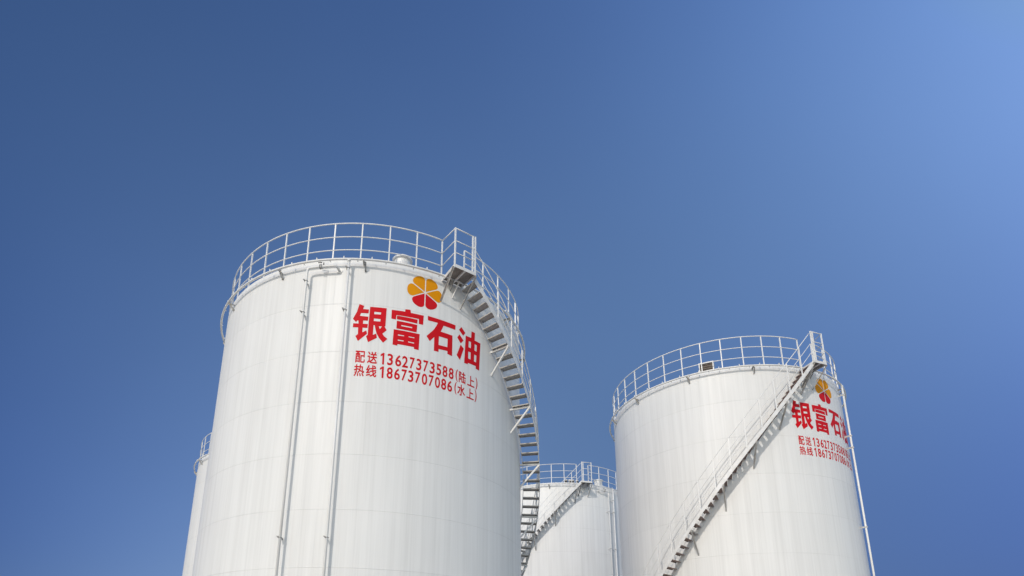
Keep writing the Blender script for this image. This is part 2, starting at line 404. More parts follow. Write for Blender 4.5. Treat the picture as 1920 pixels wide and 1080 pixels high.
SMALL=[[[-20579,-3201],[-20345,-3201],[-20314,-3196],[-20314,-3177],[-20295,-3174],[-19583,-3174],[-19571,-3190],[-19540,-3195],[-19312,-3195],[-19265,-3191],[-19262,-2915],[-19302,-2910],[-19614,-2909],[-19620,-2881],[-19602,-2879],[-19228,-2878],[-19195,-2872],[-19195,-2842],[-19244,-2836],[-20641,-2836],[-20687,-2840],[-20690,-2872],[-20656,-2878],[-20264,-2879],[-20246,-2881],[-20249,-2909],[-20564,-2910],[-20610,-2915],[-20613,-3195]],[[-18797,-3199],[-18097,-3197],[-18004,-3195],[-17859,-3177],[-17798,-3153],[-17770,-3106],[-17801,-3101],[-18004,-3089],[-18066,-3089],[-18094,-3092],[-18137,-3146],[-18177,-3154],[-18233,-3155],[-18741,-3155],[-18797,-3151],[-18809,-3142],[-18806,-3009],[-18233,-3008],[-18220,-3031],[-18189,-3035],[-17933,-3035],[-17906,-3034],[-17884,-3029],[-17884,-2902],[-17884,-2845],[-17918,-2839],[-19108,-2839],[-19154,-2843],[-19158,-2876],[-19124,-2882],[-18223,-2883],[-18226,-2964],[-19099,-2964],[-19145,-2970],[-19136,-3170],[-19077,-3185],[-19037,-3190],[-18905,-3197]],[[-20301,-3134],[-20314,-3110],[-20301,-3108],[-19583,-3108],[-19571,-3132],[-19583,-3134]],[[-20301,-3071],[-20311,-3061],[-20240,-3061],[-20190,-3055],[-20095,-3040],[-20018,-3019],[-19975,-2993],[-19972,-2951],[-19919,-2952],[-19919,-2993],[-19919,-3022],[-19907,-3033],[-19876,-3041],[-19802,-3048],[-19577,-3049],[-19577,-3070]],[[-20308,-3019],[-20311,-2952],[-20227,-2951],[-20218,-2953],[-20227,-2991],[-20258,-3006]],[[-19657,-3016],[-19666,-2952],[-19583,-2951],[-19571,-3014]],[[-19956,-2909],[-19965,-2880],[-19910,-2879],[-19901,-2908]],[[-16907,-3201],[-16828,-3200],[-16617,-3164],[-16551,-3155],[-16496,-3153],[-16406,-3159],[-16228,-3176],[-16077,-3185],[-15796,-3194],[-15630,-3197],[-14809,-3197],[-14317,-3194],[-14233,-3193],[-14205,-3190],[-14130,-3159],[-14133,-3151],[-14166,-3147],[-14734,-3152],[-15346,-3155],[-15760,-3151],[-15917,-3146],[-15660,-3128],[-15470,-3109],[-15262,-3081],[-15186,-3065],[-14773,-3116],[-14568,-3145],[-14501,-3145],[-14320,-3122],[-14320,-3115],[-14365,-3107],[-14984,-3032],[-14236,-3030],[-14205,-3025],[-14208,-2993],[-14251,-2989],[-15063,-2987],[-15063,-2957],[-15042,-2948],[-14335,-2948],[-14293,-2944],[-14290,-2914],[-14320,-2908],[-14682,-2907],[-14580,-2883],[-14462,-2858],[-14462,-2848],[-14489,-2845],[-14688,-2836],[-14761,-2836],[-14794,-2840],[-15066,-2906],[-15090,-2907],[-15374,-2907],[-15364,-2899],[-15386,-2893],[-15648,-2839],[-15730,-2838],[-15899,-2846],[-15926,-2849],[-15926,-2858],[-15718,-2907],[-16077,-2908],[-16110,-2914],[-16107,-2944],[-16062,-2948],[-15413,-2948],[-15401,-2987],[-15422,-2989],[-16167,-2989],[-16210,-2993],[-16213,-3025],[-16182,-3030],[-15461,-3032],[-15509,-3047],[-15660,-3072],[-15859,-3092],[-16098,-3107],[-16182,-3116],[-16173,-3126],[-16095,-3136],[-16182,-3131],[-16306,-3118],[-16312,-2969],[-16354,-2965],[-16976,-2965],[-17012,-2967],[-17025,-3001],[-17003,-3005],[-16976,-3007],[-16656,-3007],[-16638,-3009],[-16638,-3113],[-16834,-3130],[-17100,-3165],[-17097,-3171]],[[-16466,-2937],[-16397,-2937],[-16225,-2923],[-16198,-2919],[-16195,-2910],[-16376,-2880],[-16665,-2841],[-16729,-2840],[-16898,-2853],[-16928,-2857],[-16928,-2865]],[[-12546,-3196],[-11990,-3196],[-11990,-2841],[-12464,-2841],[-12729,-2868],[-13130,-2896],[-13130,-2958],[-12546,-2918]],[[-10301,-2841],[-9798,-2853],[-9456,-2886],[-9338,-2936],[-9378,-2971],[-9522,-2998],[-9653,-3009],[-9496,-3020],[-9338,-3051],[-9290,-3088],[-9421,-3144],[-9784,-3183],[-10314,-3196],[-10541,-3194],[-10769,-3187],[-11040,-3174],[-11040,-3101],[-10690,-3122],[-10489,-3130],[-10292,-3132],[-10078,-3126],[-9946,-3112],[-9898,-3090],[-9955,-3066],[-10130,-3050],[-10533,-3043],[-10533,-2983],[-10152,-2977],[-9994,-2964],[-9946,-2944],[-9994,-2924],[-10134,-2910],[-10375,-2905],[-10515,-2906],[-10664,-2910],[-10966,-2923],[-10966,-2858],[-10725,-2847],[-10524,-2842]],[[-7399,-2841],[-7055,-2892],[-7485,-2930],[-7771,-2969],[-7853,-2989],[-7931,-2993],[-7775,-2988],[-7579,-2986],[-7141,-3000],[-6835,-3036],[-6720,-3090],[-6847,-3143],[-7174,-3181],[-7628,-3196],[-8144,-3180],[-8487,-3136],[-8610,-3072],[-8479,-2988],[-8086,-2912]],[[-7677,-3049],[-7804,-3050],[-7923,-3055],[-8029,-3062],[-8021,-3099],[-7874,-3124],[-7649,-3132],[-7460,-3127],[-7338,-3112],[-7293,-3089],[-7342,-3069],[-7473,-3054]],[[-5708,-2841],[-5243,-2855],[-4923,-2895],[-4813,-2954],[-4900,-3010],[-5180,-3071],[-5566,-3131],[-4620,-3131],[-4620,-3196],[-6480,-3196],[-6480,-3179],[-6141,-3128],[-5810,-3076],[-5534,-3026],[-5436,-3002],[-5377,-2982],[-5357,-2960],[-5412,-2932],[-5546,-2914],[-5743,-2907],[-5909,-2910],[-6086,-2923],[-6425,-2966],[-6425,-2877],[-6169,-2856],[-5944,-2845]],[[-4100,-2841],[-2500,-2841],[-3573,-3196],[-3973,-3170],[-3176,-2905],[-4100,-2905]],[[-1254,-2841],[-774,-2853],[-449,-2886],[-336,-2936],[-374,-2971],[-511,-2998],[-637,-3009],[-486,-3020],[-336,-3051],[-290,-3088],[-415,-3144],[-762,-3183],[-1267,-3196],[-1484,-3194],[-1701,-3187],[-1960,-3174],[-1960,-3101],[-1626,-3122],[-1434,-3130],[-1246,-3132],[-1042,-3126],[-916,-3112],[-870,-3090],[-925,-3066],[-1092,-3050],[-1476,-3043],[-1476,-2983],[-1112,-2977],[-962,-2964],[-916,-2944],[-962,-2924],[-1096,-2910],[-1325,-2905],[-1459,-2906],[-1601,-2910],[-1889,-2923],[-1889,-2858],[-1659,-2847],[-1467,-2842]],[[300,-2841],[1930,-2841],[837,-3196],[429,-3170],[1241,-2905],[300,-2905]],[[3189,-2841],[3692,-2853],[4034,-2886],[4152,-2936],[4113,-2971],[3968,-2998],[3837,-3009],[3994,-3020],[4152,-3051],[4200,-3088],[4069,-3144],[3706,-3183],[3176,-3196],[2949,-3194],[2721,-3187],[2450,-3174],[2450,-3101],[2800,-3122],[3001,-3130],[3198,-3132],[3412,-3126],[3544,-3112],[3592,-3090],[3535,-3066],[3360,-3050],[2958,-3043],[2958,-2983],[3338,-2977],[3496,-2964],[3544,-2944],[3496,-2924],[3356,-2910],[3115,-2905],[2975,-2906],[2826,-2910],[2524,-2923],[2524,-2858],[2765,-2847],[2966,-2842]],[[4936,-3033],[4936,-2841],[6319,-2841],[6319,-2903],[5456,-2903],[5456,-2968],[5948,-2979],[6327,-3020],[6460,-3080],[6331,-3140],[5980,-3181],[5484,-3196],[5238,-3194],[5008,-3187],[4730,-3172],[4730,-3100],[5041,-3121],[5226,-3129],[5407,-3131],[5658,-3124],[5831,-3106],[5895,-3081],[5799,-3050],[5516,-3031]],[[7836,-2841],[8259,-2855],[8554,-2892],[8663,-2945],[8625,-2974],[8509,-3000],[8386,-3015],[8524,-3029],[8659,-3059],[8700,-3094],[8584,-3146],[8266,-3182],[7817,-3196],[7361,-3182],[7040,-3146],[6920,-3094],[6965,-3058],[7099,-3030],[7245,-3015],[7133,-3001],[7021,-2974],[6980,-2944],[7092,-2892],[7399,-2855]],[[7649,-2910],[7829,-2906],[7993,-2911],[8102,-2924],[8143,-2945],[8102,-2964],[7986,-2978],[7821,-2984],[7660,-2978],[7544,-2963],[7500,-2944],[7541,-2923]],[[7612,-3053],[7817,-3048],[8012,-3054],[8135,-3068],[8180,-3090],[8139,-3110],[8019,-3125],[7810,-3131],[7612,-3126],[7485,-3111],[7440,-3090],[7485,-3068]],[[10117,-2841],[10554,-2855],[10859,-2892],[10971,-2945],[10933,-2974],[10813,-3000],[10685,-3015],[10828,-3029],[10967,-3059],[11010,-3094],[10890,-3146],[10562,-3182],[10098,-3196],[9626,-3182],[9294,-3146],[9170,-3094],[9216,-3058],[9356,-3030],[9506,-3015],[9390,-3001],[9274,-2974],[9232,-2944],[9348,-2892],[9665,-2855]],[[9924,-2910],[10109,-2906],[10279,-2911],[10392,-2924],[10434,-2945],[10392,-2964],[10272,-2978],[10102,-2984],[9935,-2978],[9816,-2963],[9769,-2944],[9812,-2923]],[[9885,-3053],[10098,-3048],[10299,-3054],[10426,-3068],[10473,-3090],[10430,-3110],[10306,-3125],[10090,-3131],[9885,-3126],[9754,-3111],[9707,-3090],[9754,-3068]],[[12351,-2821],[12640,-2821],[12354,-2889],[12219,-2950],[12171,-3019],[12219,-3087],[12354,-3148],[12640,-3216],[12351,-3216],[12024,-3157],[11821,-3090],[11750,-3019],[11821,-2947],[12024,-2880]],[[13083,-3201],[13326,-3201],[13369,-3197],[13375,-3107],[13420,-3110],[13760,-3109],[13858,-3103],[13976,-3087],[14028,-3064],[14028,-3041],[14003,-3023],[14037,-3025],[14720,-3025],[14738,-3028],[14729,-3140],[14428,-3139],[14425,-3054],[14413,-3050],[14380,-3048],[14143,-3048],[14097,-3052],[14094,-3175],[14116,-3179],[14140,-3181],[15376,-3181],[15394,-3182],[15397,-3194],[15424,-3198],[15694,-3198],[15725,-3193],[15722,-3052],[15679,-3048],[15442,-3048],[15406,-3050],[15394,-3054],[15394,-3139],[15090,-3140],[15081,-3028],[15099,-3025],[15801,-3025],[15840,-3020],[15840,-3005],[15840,-2989],[15801,-2985],[15084,-2984],[15084,-2932],[15618,-2931],[15649,-2926],[15649,-2897],[15603,-2891],[15084,-2890],[15081,-2842],[15048,-2836],[14787,-2836],[14741,-2840],[14735,-2890],[14170,-2891],[14125,-2895],[14122,-2926],[14155,-2931],[14735,-2932],[14738,-2983],[14021,-2985],[13991,-2989],[13985,-3015],[13873,-2987],[13727,-2965],[14052,-2874],[14052,-2864],[14015,-2859],[13867,-2849],[13083,-2851],[13050,-2856],[13050,-3195]],[[13384,-3070],[13375,-2892],[13624,-2892],[13539,-2919],[13396,-2962],[13384,-2973],[13542,-2996],[13645,-3017],[13694,-3035],[13703,-3056],[13672,-3065],[13645,-3068]],[[16527,-3191],[19577,-3191],[19610,-3186],[19610,-3154],[19570,-3149],[18130,-3147],[18134,-3011],[19329,-3010],[19383,-3005],[19383,-2973],[19346,-2968],[18134,-2967],[18127,-2855],[18077,-2851],[17779,-2851],[17743,-2857],[17743,-3147],[16527,-3149],[16490,-3154],[16490,-3186]],[[20412,-2821],[20130,-2821],[20409,-2889],[20542,-2950],[20588,-3019],[20542,-3087],[20409,-3148],[20130,-3216],[20412,-3216],[20732,-3157],[20931,-3090],[21000,-3019],[20931,-2947],[20732,-2880]],[[-20569,-3609],[-20506,-3609],[-20389,-3593],[-20249,-3570],[-20072,-3532],[-20081,-3523],[-20110,-3519],[-20211,-3515],[-20053,-3510],[-19989,-3504],[-19951,-3497],[-19929,-3486],[-19926,-3420],[-19602,-3409],[-19377,-3425],[-19336,-3430],[-19377,-3441],[-19476,-3458],[-19606,-3472],[-19786,-3486],[-19786,-3494],[-19618,-3516],[-19561,-3517],[-19526,-3516],[-19288,-3495],[-19130,-3474],[-19025,-3453],[-18689,-3480],[-18645,-3480],[-18613,-3476],[-18496,-3456],[-18480,-3472],[-18378,-3503],[-18299,-3510],[-18531,-3521],[-18553,-3526],[-18537,-3534],[-18337,-3567],[-18153,-3605],[-18112,-3609],[-18039,-3609],[-17842,-3599],[-17798,-3593],[-17811,-3584],[-17991,-3551],[-18220,-3515],[-18125,-3518],[-17957,-3516],[-17833,-3502],[-17779,-3483],[-17760,-3455],[-17801,-3449],[-17969,-3439],[-18023,-3440],[-18061,-3445],[-18087,-3474],[-18102,-3475],[-18134,-3471],[-18185,-3422],[-18179,-3309],[-18226,-3306],[-18816,-3305],[-18810,-3257],[-18841,-3251],[-19108,-3251],[-19152,-3255],[-19165,-3259],[-19171,-3305],[-19574,-3306],[-19612,-3304],[-19926,-3304],[-19932,-3256],[-19980,-3252],[-20233,-3252],[-20265,-3258],[-20271,-3304],[-20693,-3304],[-20741,-3310],[-20741,-3338],[-20709,-3344],[-20287,-3344],[-20265,-3346],[-20271,-3388],[-20747,-3403],[-20810,-3408],[-20810,-3415],[-20757,-3439],[-20719,-3444],[-20642,-3444],[-20278,-3433],[-20281,-3476],[-20592,-3477],[-20639,-3480],[-20642,-3488],[-20579,-3511],[-20541,-3516],[-20408,-3517],[-20627,-3560],[-20820,-3589],[-20817,-3595],[-20788,-3599]],[[-19767,-3606],[-19542,-3603],[-19485,-3602],[-19456,-3599],[-19463,-3570],[-19523,-3527],[-19561,-3522],[-19770,-3522],[-19837,-3524],[-19866,-3527],[-19812,-3580],[-19808,-3599]],[[-18994,-3605],[-18898,-3605],[-18749,-3601],[-18705,-3600],[-18670,-3595],[-18670,-3587],[-18753,-3555],[-18873,-3521],[-18895,-3518],[-18959,-3517],[-19174,-3522],[-19215,-3527],[-19212,-3533],[-19089,-3571],[-19025,-3601]],[[-18505,-3446],[-18905,-3412],[-18860,-3384],[-18838,-3352],[-18829,-3344],[-18524,-3345],[-18521,-3421]],[[-19228,-3389],[-19415,-3377],[-19479,-3377],[-19539,-3384],[-19555,-3372],[-19593,-3369],[-19650,-3369],[-19926,-3377],[-19929,-3356],[-19919,-3344],[-19196,-3344],[-19187,-3346],[-19196,-3367]],[[-14548,-3609],[-14427,-3609],[-14309,-3606],[-14185,-3595],[-14113,-3576],[-14080,-3556],[-14083,-3544],[-14276,-3527],[-14342,-3527],[-14384,-3533],[-14420,-3562],[-14466,-3567],[-14538,-3564],[-14607,-3558],[-14679,-3548],[-14735,-3534],[-14565,-3518],[-14267,-3481],[-14126,-3459],[-14123,-3451],[-14155,-3447],[-14319,-3437],[-14414,-3436],[-14656,-3471],[-14866,-3493],[-14957,-3443],[-14175,-3425],[-14142,-3420],[-14172,-3393],[-14218,-3387],[-14296,-3387],[-15000,-3402],[-15036,-3369],[-14267,-3354],[-14237,-3350],[-14234,-3341],[-14267,-3320],[-14309,-3316],[-14414,-3315],[-14309,-3302],[-14309,-3294],[-14411,-3284],[-14646,-3268],[-14790,-3260],[-14876,-3260],[-15039,-3277],[-15039,-3284],[-14997,-3289],[-14587,-3318],[-15052,-3327],[-15075,-3255],[-15124,-3251],[-15399,-3251],[-15442,-3257],[-15422,-3333],[-15674,-3338],[-15881,-3341],[-15933,-3345],[-16149,-3331],[-16215,-3331],[-16431,-3372],[-16663,-3375],[-16427,-3328],[-16218,-3275],[-16221,-3269],[-16251,-3265],[-16437,-3255],[-16526,-3253],[-16565,-3257],[-16732,-3303],[-16928,-3346],[-17099,-3376],[-17200,-3385],[-17200,-3391],[-17125,-3415],[-17085,-3421],[-17007,-3422],[-16683,-3414],[-16925,-3452],[-17030,-3465],[-17167,-3476],[-17167,-3485],[-17105,-3506],[-17062,-3512],[-16997,-3512],[-16738,-3503],[-16028,-3486],[-15972,-3480],[-15969,-3453],[-15959,-3458],[-15930,-3461],[-15851,-3461],[-15327,-3450],[-15190,-3520],[-15586,-3545],[-16061,-3566],[-16093,-3570],[-16093,-3578],[-15930,-3602],[-15841,-3603],[-15412,-3583],[-15056,-3560],[-14987,-3573],[-14823,-3595],[-14679,-3605]],[[-17085,-3587],[-17007,-3587],[-15956,-3550],[-15926,-3546],[-15923,-3539],[-15956,-3518],[-16005,-3513],[-16116,-3514],[-17135,-3546],[-17167,-3551],[-17167,-3560],[-17125,-3582]],[[-16506,-3457],[-16264,-3418],[-15930,-3358],[-15897,-3376],[-15858,-3381],[-15769,-3381],[-15514,-3376],[-15403,-3375],[-15373,-3409],[-15959,-3422],[-15992,-3428],[-15976,-3450],[-16015,-3448],[-16074,-3448]],[[-12486,-3604],[-11910,-3604],[-11910,-3256],[-12401,-3256],[-12675,-3283],[-13090,-3310],[-13090,-3370],[-12486,-3332]],[[-10058,-3256],[-9619,-3270],[-9312,-3306],[-9199,-3358],[-9238,-3386],[-9358,-3412],[-9486,-3426],[-9343,-3440],[-9203,-3469],[-9160,-3504],[-9280,-3555],[-9611,-3590],[-10077,-3604],[-10551,-3590],[-10886,-3555],[-11010,-3504],[-10963,-3469],[-10823,-3441],[-10672,-3426],[-10788,-3413],[-10905,-3387],[-10948,-3357],[-10831,-3306],[-10513,-3270]],[[-10252,-3324],[-10066,-3319],[-9895,-3324],[-9782,-3338],[-9739,-3358],[-9782,-3377],[-9902,-3391],[-10073,-3396],[-10240,-3391],[-10361,-3376],[-10408,-3357],[-10365,-3337]],[[-10291,-3464],[-10077,-3459],[-9875,-3465],[-9747,-3479],[-9700,-3500],[-9743,-3520],[-9867,-3535],[-10085,-3541],[-10291,-3536],[-10423,-3521],[-10470,-3500],[-10423,-3479]],[[-7582,-3256],[-7262,-3306],[-7662,-3343],[-7929,-3381],[-8005,-3401],[-8078,-3405],[-7933,-3400],[-7750,-3398],[-7342,-3411],[-7057,-3448],[-6950,-3500],[-7068,-3552],[-7373,-3590],[-7796,-3604],[-8276,-3588],[-8596,-3545],[-8710,-3482],[-8588,-3400],[-8222,-3325]],[[-7841,-3460],[-7960,-3461],[-8070,-3466],[-8169,-3472],[-8161,-3509],[-8024,-3533],[-7815,-3541],[-7640,-3536],[-7525,-3522],[-7483,-3499],[-7529,-3479],[-7651,-3465]],[[-6490,-3256],[-4820,-3256],[-5940,-3604],[-6358,-3579],[-5526,-3319],[-6490,-3319]],[[-3692,-3256],[-3203,-3267],[-2872,-3300],[-2757,-3349],[-2795,-3383],[-2935,-3410],[-3063,-3421],[-2910,-3431],[-2757,-3462],[-2710,-3498],[-2837,-3553],[-3190,-3591],[-3704,-3604],[-3926,-3602],[-4146,-3595],[-4410,-3582],[-4410,-3510],[-4070,-3532],[-3874,-3539],[-3683,-3541],[-3475,-3536],[-3348,-3522],[-3301,-3500],[-3356,-3477],[-3526,-3461],[-3917,-3454],[-3917,-3396],[-3547,-3389],[-3394,-3376],[-3348,-3357],[-3394,-3337],[-3530,-3324],[-3764,-3319],[-3900,-3320],[-4044,-3324],[-4338,-3336],[-4338,-3272],[-4104,-3262],[-3908,-3257]],[[-2180,-3256],[-520,-3256],[-1633,-3604],[-2048,-3579],[-1222,-3319],[-2180,-3319]],[[870,-3256],[1348,-3279],[1652,-3340],[1760,-3430],[1652,-3520],[1348,-3581],[870,-3604],[392,-3581],[88,-3520],[-20,-3430],[88,-3340],[392,-3279]],[[685,-3331],[870,-3320],[1055,-3331],[1196,-3368],[1248,-3430],[1196,-3492],[1055,-3529],[870,-3540],[685,-3529],[544,-3492],[492,-3430],[544,-3368]],[[2270,-3256],[3930,-3256],[2817,-3604],[2402,-3579],[3228,-3319],[2270,-3319]],[[5265,-3256],[5746,-3279],[6052,-3340],[6160,-3430],[6052,-3520],[5746,-3581],[5265,-3604],[4784,-3581],[4478,-3520],[4370,-3430],[4478,-3340],[4784,-3279]],[[5079,-3331],[5265,-3320],[5451,-3331],[5593,-3368],[5645,-3430],[5593,-3492],[5451,-3529],[5265,-3540],[5079,-3529],[4937,-3492],[4885,-3430],[4937,-3368]],[[7477,-3256],[7914,-3270],[8219,-3306],[8331,-3358],[8293,-3386],[8173,-3412],[8045,-3426],[8188,-3440],[8327,-3469],[8370,-3504],[8250,-3555],[7922,-3590],[7458,-3604],[6986,-3590],[6654,-3555],[6530,-3504],[6576,-3469],[6716,-3441],[6866,-3426],[6750,-3413],[6634,-3387],[6592,-3357],[6708,-3306],[7025,-3270]],[[7284,-3324],[7469,-3319],[7639,-3324],[7752,-3338],[7794,-3358],[7752,-3377],[7632,-3391],[7462,-3396],[7295,-3391],[7176,-3376],[7129,-3357],[7172,-3337]],[[7245,-3464],[7458,-3459],[7659,-3465],[7786,-3479],[7833,-3500],[7790,-3520],[7666,-3535],[7450,-3541],[7245,-3536],[7114,-3521],[7067,-3500],[7114,-3479]],[[9916,-3256],[10247,-3306],[9833,-3343],[9558,-3381],[9479,-3401],[9404,-3405],[9554,-3400],[9743,-3398],[10164,-3411],[10460,-3448],[10570,-3500],[10448,-3552],[10133,-3590],[9695,-3604],[9199,-3588],[8868,-3545],[8750,-3482],[8876,-3400],[9254,-3325]],[[9648,-3460],[9526,-3461],[9412,-3466],[9309,-3472],[9317,-3509],[9459,-3533],[9676,-3541],[9857,-3536],[9975,-3522],[10018,-3499],[9971,-3479],[9845,-3465]],[[11994,-3236],[12270,-3236],[11997,-3302],[11868,-3362],[11822,-3430],[11868,-3498],[11997,-3558],[12270,-3624],[11994,-3624],[11682,-3566],[11488,-3500],[11420,-3430],[11488,-3360],[11682,-3294]],[[13562,-3609],[13902,-3608],[14069,-3605],[14182,-3598],[14245,-3588],[14277,-3571],[14280,-3435],[14390,-3457],[14683,-3503],[15007,-3540],[15372,-3569],[15435,-3569],[15466,-3566],[15630,-3541],[15630,-3533],[15334,-3511],[15085,-3488],[14868,-3462],[14683,-3433],[15111,-3381],[15347,-3351],[15350,-3344],[15300,-3337],[15120,-3321],[15054,-3321],[14758,-3364],[14487,-3396],[14368,-3371],[14280,-3346],[14273,-3255],[14229,-3251],[13952,-3251],[13915,-3254],[13902,-3257],[13902,-3562],[13883,-3564],[13490,-3564],[13452,-3566],[13446,-3576],[13534,-3606]],[[12794,-3572],[12857,-3572],[13203,-3535],[13468,-3490],[13694,-3431],[13845,-3365],[13842,-3356],[13823,-3353],[13675,-3346],[12892,-3347],[12715,-3347],[12678,-3351],[12674,-3383],[12706,-3389],[13417,-3390],[13301,-3431],[13112,-3474],[12888,-3508],[12580,-3540],[12586,-3548]],[[16306,-3599],[19317,-3599],[19350,-3594],[19350,-3563],[19310,-3558],[17889,-3556],[17892,-3423],[19073,-3422],[19126,-3416],[19126,-3386],[19089,-3381],[17892,-3379],[17886,-3270],[17836,-3266],[17543,-3266],[17507,-3272],[17507,-3556],[16306,-3558],[16270,-3563],[16270,-3594]],[[20093,-3236],[19820,-3236],[20090,-3302],[20218,-3362],[20262,-3430],[20218,-3498],[20090,-3558],[19820,-3624],[20093,-3624],[20401,-3566],[20593,-3500],[20660,-3430],[20593,-3360],[20401,-3294]]]


def decal(name, loops, mat, parent, rad, top, shift, grow=0.0):
    """a painted sheet 4 mm proud of the shell: closed outlines filled, cut into narrow strips and bent round the tank"""
    cu = bpy.data.curves.new(name, 'CURVE')
    cu.dimensions = '2D'
    cu.fill_mode = 'FRONT'
    cu.offset = grow
    for L in loops:
        sp = cu.splines.new('POLY')
        sp.points.add(len(L) - 1)
        for p, (a, z) in zip(sp.points, L):
            p.co = (R(a / 1000) * rad, z / 1000, 0, 1)
        sp.use_cyclic_u = True
    tmp = bpy.data.objects.new(name, cu)
    S.collection.objects.link(tmp)
    bpy.context.view_layer.update()
    me = bpy.data.meshes.new_from_object(tmp.evaluated_get(bpy.context.evaluated_depsgraph_get()))
    bpy.data.objects.remove(tmp)
    bpy.data.curves.remove(cu)
    bm = bmesh.new()
    bm.from_mesh(me)
    xs = [v.co.x for v in bm.verts]
    x = min(xs) + 0.04
    while x < max(xs):
        bmesh.ops.bisect_plane(bm, geom=bm.verts[:] + bm.edges[:] + bm.faces[:], plane_co=(x, 0, 0), plane_no=(1, 0, 0), dist=1e-5)
        x += 0.05
    for v in bm.verts:
        a = v.co.x / rad + R(shift)
        v.co = Vector(((rad + 0.004) * math.cos(a), (rad + 0.004) * math.sin(a), top + v.co.y))
    bm.normal_update()
    for f in bm.faces:
        c = f.calc_center_median()
        if f.normal.x * c.x + f.normal.y * c.y < 0:
            f.normal_flip()
    for f in bm.faces:
        f.smooth = True
    bm.to_mesh(me)
    bm.free()
    me.name = name
    me.materials.clear()
    me.materials.append(mat)
    o = bpy.data.objects.new(name, me)
    S.collection.objects.link(o)
    o.parent = parent
    return o

def petal(k, rad):
    """one petal of the flower emblem: sector of 60 degrees with a rounded outer end, in sign units"""
    mid = R(60 * k)
    pts = []
    gap = 0.0165
    half = R(29.9)
    n = 22
    c = Vector((math.cos(mid), math.sin(mid))) * gap / math.sin(R(30))
    pts.append(c)
    for i in range(n + 1):
        s = -1 + 2 * i / n
        ph = s * half
        e = 0.385 + 0.13 * max(0.0, 1 - abs(s) ** 2.6) ** 0.6
        pts.append(c + Vector((math.cos(mid + ph), math.sin(mid + ph))) * e)
    cx, cy, sx, sy = 0.0, -0.659, 0.98, 1.0
    return [[math.degrees((p.x * sx + cx) / rad) * 1000, (p.y * sy + cy) * 1000] for p in pts]

